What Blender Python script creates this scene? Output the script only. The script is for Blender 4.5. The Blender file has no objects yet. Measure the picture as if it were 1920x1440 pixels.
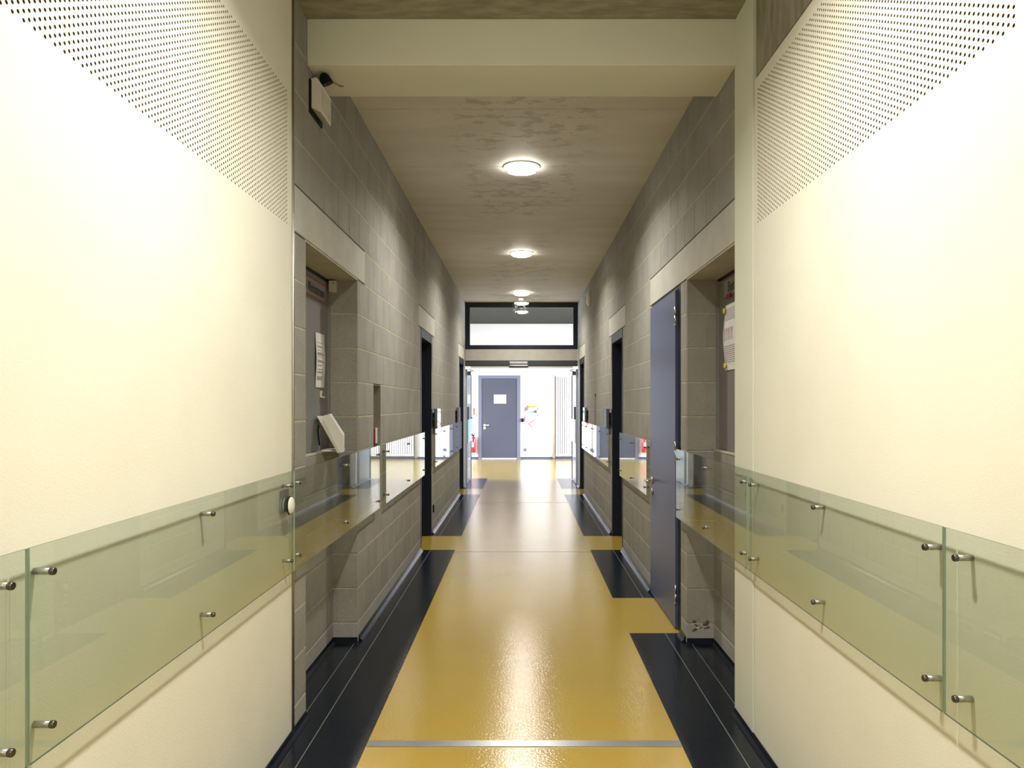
import bpy, bmesh, math, random
from mathutils import Vector, Matrix
random.seed(7)
C = bpy.context.scene.collection
PI = math.pi
# ------------------------------------------------------------------ camera, world, lights, exposure
H = 1.39
cam_d = bpy.data.cameras.new('camera'); cam = bpy.data.objects.new('camera', cam_d); C.objects.link(cam)
cam.location = (0, 0, H); cam.rotation_euler = (PI/2, 0, 0)
cam_d.sensor_width = 36; cam_d.lens = 1360/1920*36
cam_d.shift_x = (960-978)/1920; cam_d.shift_y = (757-720)/1920
cam_d.clip_start = 0.02; cam_d.clip_end = 100
bpy.context.scene.camera = cam
w = bpy.data.worlds.new('sky'); bpy.context.scene.world = w; w.use_nodes = True
w.node_tree.nodes['Background'].inputs[0].default_value = (.80, .88, 1.0, 1)
w.node_tree.nodes['Background'].inputs[1].default_value = 2.0
vs = bpy.context.scene.view_settings
vs.view_transform = 'Standard'; vs.look = 'None'; vs.gamma = 1; vs.use_curve_mapping = False
vs.exposure = 0.0
LAMP_W = 37          # corridor downlights
WARM = (.97, .935, .85)
def area(name, loc, rot, sx, sy, power, col, spread=PI, shape='RECTANGLE'):
    l = bpy.data.lights.new(name, 'AREA'); l.shape = shape; l.size = sx
    if shape == 'RECTANGLE': l.size_y = sy
    l.energy = power; l.color = col; l.spread = spread
    o = bpy.data.objects.new(name, l); o.location = loc; o.rotation_euler = rot; C.objects.link(o); return o
# daylight through the hall's two side windows
area('hall_window_light_right', (4.42, 15.4, 1.75), (0, math.radians(66), 0), 2.5, 4.6, 620, (.82, .87, 1.0), math.radians(130))
area('hall_window_light_left', (-3.92, 15.4, 1.75), (0, -math.radians(66), 0), 2.5, 4.6, 420, (.82, .87, 1.0), math.radians(130))

# ------------------------------------------------------------------ materials
def principled(name, col, rough=.5, metal=0, spec=.5, coat=0, coat_r=.05, emit=None, es=0):
    m = bpy.data.materials.new(name); m.use_nodes = True
    b = m.node_tree.nodes['Principled BSDF']
    b.inputs['Base Color'].default_value = (*col, 1); b.inputs['Roughness'].default_value = rough
    b.inputs['Metallic'].default_value = metal; b.inputs['Specular IOR Level'].default_value = spec
    b.inputs['Coat Weight'].default_value = coat; b.inputs['Coat Roughness'].default_value = coat_r
    if emit: b.inputs['Emission Color'].default_value = (*emit, 1); b.inputs['Emission Strength'].default_value = es
    return m
def noisy(m, scale=8, c2=None, amt=.5, detail=6, bump=0, bscale=60, stretch=(1,1,1), lo=.35, hi=.65, bdist=.002):
    nt = m.node_tree; N = nt.nodes; L = nt.links; b = N['Principled BSDF']
    tc = N.new('ShaderNodeTexCoord'); geo = N.new('ShaderNodeNewGeometry')
    mp = N.new('ShaderNodeMapping'); mp.inputs['Scale'].default_value = stretch
    L.new(geo.outputs['Position'], mp.inputs[0])
    if c2:
        n = N.new('ShaderNodeTexNoise'); n.inputs['Scale'].default_value = scale; n.inputs['Detail'].default_value = detail
        L.new(mp.outputs[0], n.inputs['Vector'])
        r = N.new('ShaderNodeMapRange'); r.inputs[1].default_value = lo; r.inputs[2].default_value = hi; r.inputs[4].default_value = amt
        L.new(n.outputs[0], r.inputs[0])
        mx = N.new('ShaderNodeMix'); mx.data_type = 'RGBA'
        mx.inputs[6].default_value = b.inputs['Base Color'].default_value[:]; mx.inputs[7].default_value = (*c2, 1)
        L.new(r.outputs[0], mx.inputs[0]); L.new(mx.outputs[2], b.inputs['Base Color'])
    if bump:
        n2 = N.new('ShaderNodeTexNoise'); n2.inputs['Scale'].default_value = bscale; n2.inputs['Detail'].default_value = 3
        L.new(mp.outputs[0], n2.inputs['Vector'])
        bp = N.new('ShaderNodeBump'); bp.inputs['Strength'].default_value = bump; bp.inputs['Distance'].default_value = bdist
        L.new(n2.outputs[0], bp.inputs['Height']); L.new(bp.outputs[0], b.inputs['Normal'])
        if b.inputs['Coat Weight'].default_value > 0: L.new(bp.outputs[0], b.inputs['Coat Normal'])
    return m
M = {}
M['cream'] = noisy(principled('cream_plaster', (.76, .74, .635), .75, spec=.2), 3, (.72, .695, .59), .7, bump=.25, bscale=220)
M['cream_paint'] = noisy(principled('cream_paint', (.70, .70, .60), .7, spec=.2), 3, (.66, .66, .56), .7, bump=.2, bscale=150)
M['felt'] = principled('brown_felt', (.16, .10, .05), .95)
M['mortar'] = noisy(principled('mortar', (.50, .46, .36), .95, spec=.1), 40, (.36, .33, .26), .8)
M['joint'] = principled('dark_joint', (.10, .09, .075), .95, spec=.1)  # mortar core; shade of the narrow vertical wall joints is put into this colour
def block_mat(name, c1, c2):
    m = noisy(principled(name, c1, .85, spec=.25), 5, c2, .8, bump=.55, bscale=260, bdist=.003)
    nt = m.node_tree; N = nt.nodes; L = nt.links; b = N['Principled BSDF']
    src = b.inputs['Base Color'].links[0].from_socket
    oi = N.new('ShaderNodeObjectInfo'); r = N.new('ShaderNodeMapRange'); r.inputs[3].default_value = .93; r.inputs[4].default_value = 1.04
    L.new(oi.outputs['Random'], r.inputs[0])
    geo = N.new('ShaderNodeNewGeometry')
    n = N.new('ShaderNodeTexNoise'); n.inputs['Scale'].default_value = 140; n.inputs['Detail'].default_value = 4
    L.new(geo.outputs['Position'], n.inputs['Vector'])
    r2 = N.new('ShaderNodeMapRange'); r2.inputs[1].default_value = .3; r2.inputs[2].default_value = .7; r2.inputs[3].default_value = .86; r2.inputs[4].default_value = 1.1
    L.new(n.outputs[0], r2.inputs[0])
    mu = N.new('ShaderNodeMath'); mu.operation = 'MULTIPLY'; L.new(r.outputs[0], mu.inputs[0]); L.new(r2.outputs[0], mu.inputs[1])
    h = N.new('ShaderNodeHueSaturation'); L.new(src, h.inputs['Color']); L.new(mu.outputs[0], h.inputs['Value'])
    L.new(h.outputs[0], b.inputs['Base Color'])
    return m
M['block'] = block_mat('concrete_block', (.335, .32, .285), (.285, .272, .24))
M['plinth'] = block_mat('plinth_concrete', (.40, .385, .35), (.35, .335, .30))
M['lintel'] = noisy(principled('lintel_concrete', (.47, .455, .40), .8, spec=.25), 7, (.41, .395, .345), .8, bump=.25, bscale=90)
def ceiling_mat(name, c1, c2, stain):
    m = noisy(principled(name, c1, .6, spec=.35), 2.2, c2, .9, bump=.15, bscale=60, stretch=(.6, 2, 1))
    nt = m.node_tree; N = nt.nodes; L = nt.links; b = N['Principled BSDF']
    src = b.inputs['Base Color'].links[0].from_socket
    geo = N.new('ShaderNodeNewGeometry'); mp = N.new('ShaderNodeMapping'); mp.inputs['Scale'].default_value = (1, 1.7, 1)
    L.new(geo.outputs['Position'], mp.inputs[0])
    n = N.new('ShaderNodeTexNoise'); n.inputs['Scale'].default_value = 7.5; n.inputs['Detail'].default_value = 9; n.inputs['Roughness'].default_value = .68
    L.new(mp.outputs[0], n.inputs['Vector'])
    r = N.new('ShaderNodeMapRange'); r.inputs[1].default_value = .53; r.inputs[2].default_value = .56; L.new(n.outputs[0], r.inputs[0])
    n3 = N.new('ShaderNodeTexNoise'); n3.inputs['Scale'].default_value = 1.1; n3.inputs['Detail'].default_value = 2
    L.new(geo.outputs['Position'], n3.inputs['Vector'])
    r3 = N.new('ShaderNodeMapRange'); r3.inputs[1].default_value = .38; r3.inputs[2].default_value = .52; L.new(n3.outputs[0], r3.inputs[0])
    # worn patch runs down the middle of the slab
    sp = N.new('ShaderNodeSeparateXYZ'); L.new(geo.outputs['Position'], sp.inputs[0])
    ab = N.new('ShaderNodeMath'); ab.operation = 'ABSOLUTE'; L.new(sp.outputs[0], ab.inputs[0])
    r4 = N.new('ShaderNodeMapRange'); r4.inputs[1].default_value = .55; r4.inputs[2].default_value = .35; L.new(ab.outputs[0], r4.inputs[0])
    a = N.new('ShaderNodeMath'); a.operation = 'MULTIPLY'; L.new(r.outputs[0], a.inputs[0]); L.new(r3.outputs[0], a.inputs[1])
    a2 = N.new('ShaderNodeMath'); a2.operation = 'MULTIPLY'; L.new(a.outputs[0], a2.inputs[0]); L.new(r4.outputs[0], a2.inputs[1])
    a3 = N.new('ShaderNodeMath'); a3.operation = 'MULTIPLY'; L.new(a2.outputs[0], a3.inputs[0]); a3.inputs[1].default_value = .6
    mx = N.new('ShaderNodeMix'); mx.data_type = 'RGBA'; L.new(a3.outputs[0], mx.inputs[0]); L.new(src, mx.inputs[6]); mx.inputs[7].default_value = (*stain, 1)
    L.new(mx.outputs[2], b.inputs['Base Color'])
    return m
M['ceiling'] = ceiling_mat('cast_concrete_ceiling', (.70, .68, .66), (.62, .60, .575), (.40, .375, .33))
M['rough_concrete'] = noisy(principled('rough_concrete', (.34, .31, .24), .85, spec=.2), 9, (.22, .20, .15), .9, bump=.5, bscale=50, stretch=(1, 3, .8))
def floor_mat(name, c, c2, rough):
    m = noisy(principled(name, c, rough, spec=.5, coat=.32, coat_r=.06), 1.6, c2, .8, bump=.5, bscale=95, bdist=.0017)
    return m
M['yellow'] = floor_mat('yellow_epoxy', (.42, .285, .04), (.38, .26, .04), .16)
M['black'] = floor_mat('black_epoxy', (.007, .010, .016), (.009, .012, .018), .17)
M['black'].node_tree.nodes['Principled BSDF'].inputs['Coat Weight'].default_value = 0
M['black'].node_tree.nodes['Principled BSDF'].inputs['Specular IOR Level'].default_value = .22
M['seam'] = principled('floor_seam', (.20, .20, .21), .35, .3)
M['steel'] = noisy(principled('brushed_steel', (.55, .54, .51), .38, 1), 30, (.47, .46, .43), .6)
M['steel_dark'] = principled('dark_steel', (.16, .15, .15), .3, 1)
M['strip'] = principled('aluminium_strip', (.48, .48, .50), .3, .9)
M['navy'] = principled('navy_door_paint', (.075, .088, .175), .36, spec=.5)
M['navy'].node_tree.nodes['Principled BSDF'].inputs['Specular Tint'].default_value = (.78, .84, 1, 1)
M['navy_frame'] = principled('navy_frame_paint', (.009, .013, .026), .40, spec=.35)
M['header'] = principled('dark_grey_header', (.045, .05, .055), .5, spec=.4)
M['grey_paint'] = principled('grey_hatch_paint', (.20, .20, .195), .45, spec=.5)
M['far_door'] = noisy(principled('grey_far_door', (.075, .08, .11), .45, spec=.4), 2, (.065, .07, .10), .5)
M['far_frame'] = principled('far_frame', (.16, .165, .23), .45, spec=.4)
M['white_wall'] = noisy(principled('white_wall', (.82, .82, .82), .8, spec=.2), 2, (.78, .78, .79), .6)
M['white'] = principled('white_plastic', (.72, .70, .66), .4)
M['offwhite'] = principled('offwhite_plastic', (.55, .52, .44), .5)
M['paper'] = principled('paper', (.70, .68, .68), .8)
M['ink'] = principled('ink', (.10, .10, .11), .8)
M['ink_grey'] = principled('grey_ink', (.33, .33, .34), .8)
M['ink_pink'] = principled('pink_ink', (.50, .30, .33), .8)
M['red_line'] = principled('red_print', (.36, .04, .06), .6)
M['sign'] = principled('sign_face', (.30, .29, .28), .5)
M['magenta'] = principled('crimson_magnet', (.28, .004, .045), .4)
M['yellow_plastic'] = principled('yellow_magnet', (.75, .58, .03), .4)
M['call_red'] = principled('call_red', (.50, .008, .05), .4)
M['red'] = principled('extinguisher_red', (.65, .012, .03), .3, coat=.4)
M['black_plastic'] = principled('black_plastic', (.006, .008, .014), .6, spec=.12)
M['blue'] = principled('light_blue_plastic', (.16, .42, .62), .4)
M['brown'] = principled('brown_wood', (.28, .16, .08), .6)
M['pink'] = principled('pink_ribbon', (.75, .12, .25), .6)
M['dirt'] = principled('broken_mortar', (.10, .075, .05), .95)
M['hall_ceiling'] = noisy(principled('hall_ceiling', (.060, .064, .064), 1.0, spec=.03), 3, (.052, .056, .056), .6)
M['lamp'] = principled('lamp_diffuser', (.9, .9, .85), .4, emit=(1.0, .95, .82), es=34)
M['lamp_trim'] = principled('lamp_trim', (.78, .76, .70), .35)
M['ribbed'] = principled('ribbed_white', (.80, .77, .78), .5)
def glass_mat(name, tint, edge=False):
    m = bpy.data.materials.new(name); m.use_nodes = True; nt = m.node_tree; N = nt.nodes; L = nt.links
    N.remove(N['Principled BSDF']); out = N['Material Output']
    t = N.new('ShaderNodeBsdfTransparent'); t.inputs[0].default_value = (*tint, 1)
    g = N.new('ShaderNodeBsdfGlossy'); g.inputs['Roughness'].default_value = 0.0; g.inputs[0].default_value = (.97, 1, .98, 1)
    lw = N.new('ShaderNodeLayerWeight'); lw.inputs['Blend'].default_value = .5
    p = N.new('ShaderNodeMath'); p.operation = 'POWER'; p.inputs[1].default_value = 4.4; L.new(lw.outputs['Facing'], p.inputs[0])
    r = N.new('ShaderNodeMapRange'); r.inputs[3].default_value = .043; r.inputs[4].default_value = 1.0; L.new(p.outputs[0], r.inputs[0])
    mx = N.new('ShaderNodeMixShader'); L.new(r.outputs[0], mx.inputs[0]); L.new(t.outputs[0], mx.inputs[1]); L.new(g.outputs[0], mx.inputs[2])
    L.new(mx.outputs[0], out.inputs['Surface'])
    return m
M['glass'] = glass_mat('green_tinted_glass', (.90, .925, .895))
M['clear'] = glass_mat('clear_glass', (.97, .98, .98))
M['glass_edge'] = principled('green_glass_edge', (.06, .085, .07), .15, spec=.5)
M['glass_end'] = principled('pale_glass_end', (.34, .42, .34), .25, spec=.5)
M['acrylic_edge'] = principled('pale_acrylic', (.30, .38, .40), .2, spec=.6)

# ------------------------------------------------------------------ mesh helpers
WL = {}
class MB:
    def __init__(s): s.v = []; s.f = []; s.m = []; s.sm = []
    def box(s, x0, x1, y0, y1, z0, z1, mi=0, bev=0):
        x0, x1 = min(x0, x1), max(x0, x1); y0, y1 = min(y0, y1), max(y0, y1); z0, z1 = min(z0, z1), max(z0, z1)
        if bev:
            bm = bmesh.new(); bmesh.ops.create_cube(bm, size=1)
            bmesh.ops.scale(bm, vec=(x1-x0, y1-y0, z1-z0), verts=bm.verts); bmesh.ops.translate(bm, vec=((x0+x1)/2, (y0+y1)/2, (z0+z1)/2), verts=bm.verts)
            bmesh.ops.bevel(bm, geom=bm.edges[:], offset=bev, segments=2, affect='EDGES', profile=.5)
            s.add_bm(bm, mi); return s
        n = len(s.v)
        s.v += [(x0,y0,z0),(x1,y0,z0),(x1,y1,z0),(x0,y1,z0),(x0,y0,z1),(x1,y0,z1),(x1,y1,z1),(x0,y1,z1)]
        s.f += [tuple(n+i for i in q) for q in ((0,3,2,1),(4,5,6,7),(0,1,5,4),(1,2,6,5),(2,3,7,6),(3,0,4,7))]
        s.m += [mi]*6; s.sm += [False]*6; return s
    def add_bm(s, bm, mi=0, smooth=False):
        bm.verts.index_update(); n = len(s.v)
        s.v += [tuple(v.co) for v in bm.verts]
        for f in bm.faces: s.f.append(tuple(n+v.index for v in f.verts)); s.m.append(mi); s.sm.append(smooth)
        bm.free()
    def prism(s, pts, off, mi=0):      # pts: 3D polygon, extruded by vector off
        n = len(s.v); k = len(pts); off = Vector(off)
        s.v += [tuple(p) for p in pts] + [tuple(Vector(p)+off) for p in pts]
        s.f.append(tuple(n+i for i in range(k))); s.f.append(tuple(n+k+i for i in reversed(range(k))))
        for i in range(k): j = (i+1) % k; s.f.append((n+j, n+i, n+k+i, n+k+j))
        s.m += [mi]*(k+2); s.sm += [False]*(k+2); return s
    def lathe(s, prof, origin, axis, seg=20, mi=0, smooth=True):   # prof: (radius, height along axis)
        a = Vector(axis).normalized(); u = a.orthogonal().normalized(); w_ = a.cross(u); o = Vector(origin); n = len(s.v); k = len(prof)
        for r, h in prof:
            for i in range(seg):
                t = 2*PI*i/seg; s.v.append(tuple(o + a*h + u*(r*math.cos(t)) + w_*(r*math.sin(t))))
        for j in range(k-1):
            for i in range(seg):
                i2 = (i+1) % seg; s.f.append((n+j*seg+i, n+j*seg+i2, n+(j+1)*seg+i2, n+(j+1)*seg+i)); s.m.append(mi); s.sm.append(smooth)
        s.f.append(tuple(n+i for i in reversed(range(seg)))); s.f.append(tuple(n+(k-1)*seg+i for i in range(seg)))
        s.m += [mi, mi]; s.sm += [False, False]; return s
    def tube(s, pts, r, seg=10, mi=0):
        for a, b in zip(pts[:-1], pts[1:]):
            a = Vector(a); b = Vector(b); s.lathe([(r, 0), (r, (b-a).length)], a, b-a, seg, mi)
        for p in pts[1:-1]:
            bm = bmesh.new(); bmesh.ops.create_icosphere(bm, subdivisions=2, radius=r); bmesh.ops.translate(bm, vec=p, verts=bm.verts); s.add_bm(bm, mi, True)
        return s
    def build(s, name, mats, parent=None, loc=None):
        if not isinstance(mats, (list, tuple)): mats = [mats]
        base = Vector(WL[parent.name]) if parent else Vector((0, 0, 0))
        o_w = Vector(loc) if loc is not None else base
        me = bpy.data.meshes.new(name); me.from_pydata([tuple(Vector(v)-o_w) for v in s.v], [], s.f)
        for mt in mats: me.materials.append(M[mt] if isinstance(mt, str) else mt)
        me.polygons.foreach_set('material_index', s.m); me.polygons.foreach_set('use_smooth', s.sm)
        bm = bmesh.new(); bm.from_mesh(me)
        if len(bm.faces) < 4000: bmesh.ops.recalc_face_normals(bm, faces=bm.faces)
        bm.to_mesh(me); bm.free(); me.update()
        o = bpy.data.objects.new(name, me); C.objects.link(o)
        if parent: o.parent = parent
        o.location = o_w - base; WL[o.name] = tuple(o_w); return o
def tag(o, label=None, cat=None, group=None, kind=None):
    if label: o['label'] = label
    if cat: o['category'] = cat
    if group: o['group'] = group
    if kind: o['kind'] = kind
    return o
def thing(name, label, cat, loc, group=None):
    o = bpy.data.objects.new(name, None); o.empty_display_size = .05; C.objects.link(o); o.location = loc; WL[o.name] = tuple(loc)
    return tag(o, label, cat, group)
def inst(name, me, parent, wloc):
    o = bpy.data.objects.new(name, me); C.objects.link(o); o.parent = parent
    o.location = Vector(wloc) - Vector(WL[parent.name]); WL[o.name] = tuple(wloc); return o
def struct(o, label): return tag(o, label, kind='structure')
def text(body, size, parent, wloc, rot, mat, sx=1):
    cu = bpy.data.curves.new('lettering', 'FONT'); cu.body = body; cu.size = size; cu.extrude = .0006; cu.align_x = 'CENTER'; cu.align_y = 'CENTER'
    tmp = bpy.data.objects.new('tmp', cu); C.objects.link(tmp); bpy.context.view_layer.update()
    me = bpy.data.meshes.new_from_object(tmp.evaluated_get(bpy.context.evaluated_depsgraph_get())); bpy.data.objects.remove(tmp)
    me.materials.clear(); me.materials.append(M[mat]); me.name = 'lettering'
    o = bpy.data.objects.new('lettering', me); C.objects.link(o); o.parent = parent
    o.location = Vector(wloc) - Vector(WL[parent.name]); o.rotation_euler = rot; o.scale = (sx, 1, 1); return o
ROT_L = (PI/2, 0, PI/2)      # text on the left wall faces +x
ROT_R = (PI/2, 0, -PI/2)

ZC = 3.105; XL = -.955; XR = .959; YE = 12.31; YB = -4.0; YF = 18.35
def Z(k): return .115 + .2*k
# ------------------------------------------------------------------ floor
fl = MB().box(-4.0, 4.5, YB, YF+.1, -.10, -.003).build('floor', 'black'); struct(fl, 'glossy epoxy floor, yellow field edged with black')
yel, blk = MB(), MB()
ybr = sorted([YB, 4.395, 5.19, 6.9, 7.62, 11.1, 11.85, YE, 13.5, YF])
for a, b in zip(ybr[:-1], ybr[1:]):
    mid = (a+b)/2
    for x0, x1 in ((-4.0, -1.14), (-1.14, -.632), (-.632, .652), (.652, 1.16), (1.16, 4.5)):
        if mid < YE and (x0 < -1.2 or x1 > 1.2): continue
        y = abs(x0+x1) < .1 or (6.9 < mid < 7.62) or (11.1 < mid < 11.85) or mid > 13.5 or (x0 > 0 and 4.395 < mid < 5.19)
        (yel if y else blk).box(x0, x1, a, b, -.003, 0)
yel.build('yellow_coating', 'yellow', fl); blk.build('black_coating', 'black', fl)
sm = MB()
for a, b in ((YB, 6.9), (7.62, 11.1)): sm.box(-.866, -.862, a, b, 0, .0008)
for a, b in ((YB, 4.395), (5.19, 6.9), (7.62, 11.1)): sm.box(.868, .872, a, b, 0, .0008)
sm.box(-.972, -.969, 3.24, 4.2, 0, .0007).box(.985, .988, 3.27, 4.2, 0, .0007)
for y in (6.81, 10.2): sm.box(-.632, .652, y-.006, y+.006, 0, .0006)
sm.build('floor_seam', 'seam', fl)
st = MB().box(-.628, .648, 2.937, 2.990, 0, .003, bev=.0008).build('trim_1', 'strip'); struct(st, 'flat metal expansion strip crossing the yellow floor in the foreground')
# ------------------------------------------------------------------ block walls
def rects(y0, y1, z0, z1, holes):
    ys = sorted({y0, y1} | {v for h in holes for v in h[:2] if y0 < v < y1}); zs = sorted({z0, z1} | {v for h in holes for v in h[2:] if z0 < v < z1})
    for a, b in zip(ys[:-1], ys[1:]):
        for c, d in zip(zs[:-1], zs[1:]):
            my, mz = (a+b)/2, (c+d)/2
            if not any(h[0] < my < h[1] and h[2] < mz < h[3] for h in holes): yield a, b, c, d
def subtract(iv, cuts):
    out = [iv]
    for c0, c1 in cuts:
        n = []
        for a, b in out:
            if c1 <= a or c0 >= b: n.append((a, b)); continue
            if c0 > a: n.append((a, c0))
            if c1 < b: n.append((c1, b))
        out = n
    return out
def block_wall(side, name, label, y0, holes, lintels):
    sg = -1 if side == 'l' else 1; X = XL if side == 'l' else XR
    core = MB(); face = X + sg*.006; back = X + sg*.22
    for a, b, c, d in rects(y0, YE, 0, ZC, holes): core.box(face, back, a, b, c, d, 0)
    # flush horizontal mortar beds
    for k in range(0, 15):
        z = Z(k)
        for a, b in subtract((y0, YE), [(h[0]-1e-4, h[1]+1e-4) for h in holes if h[2]-.001 <= z <= h[3]+.001] + [(l[0], l[1]) for l in lintels if 2.1 < z < 2.33]):
            core.box(X + sg*.0015, face, a, b, z-.004, z+.004, 1)
    w_ = core.build(name, ['joint', 'mortar']); struct(w_, label)
    cells = []
    # plinth course
    for a, b in subtract((y0, YE), [(h[0], h[1]) for h in holes if h[2] <= 0]):
        y = a
        while y < b-.01:
            e = min(b, y+1.0); cells.append((y, e, 0, Z(0)-.004, 'plinth')); y = e
    for k in range(0, 15):
        z0_, z1_ = Z(k)+.004, (Z(k+1)-.004 if k < 14 else ZC)
        ph = 4.270 if k % 2 == 1 else 4.183
        cuts = [(h[0], h[1]) for h in holes if h[2] < z1_-.01 and h[3] > z0_+.01] + [(l[0], l[1]) for l in lintels if k == 10]
        for a, b in subtract((y0, YE), cuts):
            n = math.floor((a-ph)/.2475); js = [a]
            while ph+n*.2475 < b-.03:
                j = ph+n*.2475
                if j > a+.03: js.append(j)
                n += 1
            js.append(b)
            for p, q in zip(js[:-1], js[1:]): cells.append((p+(.0022 if p > a else 0), q-(.0022 if q < b else 0), z0_, z1_, 'block'))
    cells.sort(key=lambda c: c[0]); far = MB(); cache = {}; n = 0
    for p, q, c, d, mt in cells:
        if mt == 'plinth' or n < 290:
            if mt == 'block': n += 1
            key = (round(q-p, 3), round(d-c, 3), mt)
            if key not in cache:
                m0 = MB().box(-.020, .020, -(q-p)/2, (q-p)/2, -(d-c)/2, (d-c)/2, bev=.0025)
                me = bpy.data.meshes.new('block'); me.from_pydata(m0.v, [], m0.f); me.materials.append(M[mt]); cache[key] = me
            jit = random.uniform(-.0008, .0008)
            inst('block' if mt == 'block' else 'plinth_block', cache[key], w_, (X + sg*(.020+abs(jit)), (p+q)/2, (c+d)/2))
        else: far.box(X + sg*.0006, X + sg*.02, p, q, c, d, 0)
    f = far.build('far_blocks', 'block', w_); f['kind'] = 'stuff'
    for l in lintels:
        MB().box(X - sg*.001, X + sg*.16, l[0]+.002, l[1]-.002, Z(10)+.003, Z(11)-.003, bev=.004).build('lintel', 'lintel', w_)
    return w_
NL = (3.207, 4.237); NR = (3.247, 4.22)
slotL = (4.68, 4.92, Z(4), Z(7)); slotR = (9.33, 9.57, Z(4), Z(7))
D1 = (6.87, 7.72); D3 = (11.1, 11.93)
wl = block_wall('l', 'wall_left', 'grey concrete block wall on the left with pale mortar beds', 3.03,
    [(NL[0], NL[1], 0, Z(10)), slotL, (*D1, 0, Z(10)), (*D3, 0, Z(10))], [(3.03, 4.42), (6.72, 7.95), (10.95, 12.1)])
wr = block_wall('r', 'wall_right', 'grey concrete block wall on the right with pale mortar beds', 3.247,
    [(NR[0], NR[1], 0, Z(10)), (4.37, 5.345, 0, Z(10)), slotR, (*D1, 0, Z(10)), (*D3, 0, Z(10))], [(3.247, 5.41), (6.72, 7.95), (10.95, 12.1)])
# linings of slots and returns at the niches
def lining(w_, sg, X, y0, y1, z0, z1):
    MB().box(X+sg*.003, X+sg*.215, y1-.004, y1-.0005, z0, z1).box(X+sg*.003, X+sg*.215, y0+.0005, y0+.004, z0, z1).box(X+sg*.15, X+sg*.154, y0+.004, y1-.004, z0, z1).box(X+sg*.003, X+sg*.15, y0+.004, y1-.004, z1-.004, z1-.0005).build('slot_lining', 'block', w_)
lining(wl, -1, XL, *slotL[:2], *slotL[2:]); lining(wr, 1, XR, *slotR[:2], *slotR[2:])
# inside niches: parapet blocks, return blocks, soffit
def niche(w_, sg, X, y0, y1, XP, XH):
    for k in range(-1, 10):
        z0, z1 = (0, Z(0)-.004) if k < 0 else (Z(k)+.004, Z(k+1)-.004)
        mt = 'plinth' if k < 0 else 'block'; nm = 'plinth_block' if k < 0 else 'block'
        # far return (faces the camera) and near return
        if k == -1 or k % 2: MB().box(X+sg*.002, XP+sg*.03, y1+.0, y1-.012, z0, z1, bev=.002).build(nm, mt, w_)
        else:
            s_ = X+sg*.118
            MB().box(X+sg*.002, s_, y1, y1-.012, z0, z1, bev=.002).build(nm, mt, w_); MB().box(s_+sg*.003, XP+sg*.03, y1, y1-.012, z0, z1, bev=.002).build(nm, mt, w_)
        MB().box(X+sg*.002, XP+sg*.03, y0, y0+.012, z0, z1, bev=.002).build(nm, mt, w_)
    # parapet
    for k in range(-1, 5):
        z0, z1 = (0, Z(0)-.004) if k < 0 else (Z(k)+.004, Z(k+1)-.004)
        mt = 'plinth' if k < 0 else 'block'; nm = 'plinth_block' if k < 0 else 'block'
        js = [y0+.013]; y = y0 + (.30 if k % 2 else .18)
        while k >= 0 and y < y1-.05: js.append(y); y += .2475
        js.append(y1-.013)
        for p, q in zip(js[:-1], js[1:]): MB().box(XP, XP+sg*.03, p+.0012, q-.0012, z0, z1, bev=.002).build(nm, mt, w_)
    MB().box(XP+sg*.004, XP+sg*.1, y0, y1, 0, Z(5)).box(X+sg*.16, X+sg*.162, y0-.012, y0, 0, Z(10)).box(X+sg*.006, XP+sg*.02, y1-.001, y1-.008, 0, Z(10)).box(X+sg*.006, XP+sg*.02, y0+.001, y0+.008, 0, Z(10)).build('niche_mortar', 'mortar', w_)
    m = (y0+y1)/2 + .03
    MB().box(X+sg*.002, X+sg*.22, y0+.001, m-.0025, Z(10)-.006, Z(10)+.002, bev=.002).build('soffit_slab', 'lintel', w_)
    MB().box(X+sg*.002, X+sg*.22, m+.0025, y1-.001, Z(10)-.006, Z(10)+.002, bev=.002).build('soffit_slab', 'lintel', w_)
niche(wl, -1, XL, NL[0], NL[1], -1.098, -1.125); niche(wr, 1, XR, NR[0], NR[1], 1.115, 1.14)
# broken mortar patch low on the right return
pm = MB()
for i in range(26):
    x = random.uniform(1.0, 1.09); z = Z(0)+random.gauss(-.012, .016); r = random.uniform(.003, .010)
    bm = bmesh.new(); bmesh.ops.create_icosphere(bm, subdivisions=1, radius=r); bmesh.ops.scale(bm, vec=(1.4, .25, .8), verts=bm.verts)
    bmesh.ops.translate(bm, vec=(x, NR[1]-.0125, z), verts=bm.verts); pm.add_bm(bm, i % 3 == 0)
o = pm.build('broken_mortar', ['dirt', 'mortar'], wr); o['kind'] = 'stuff'; o['label'] = 'chipped crumbling mortar at the foot of the jamb'

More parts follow.
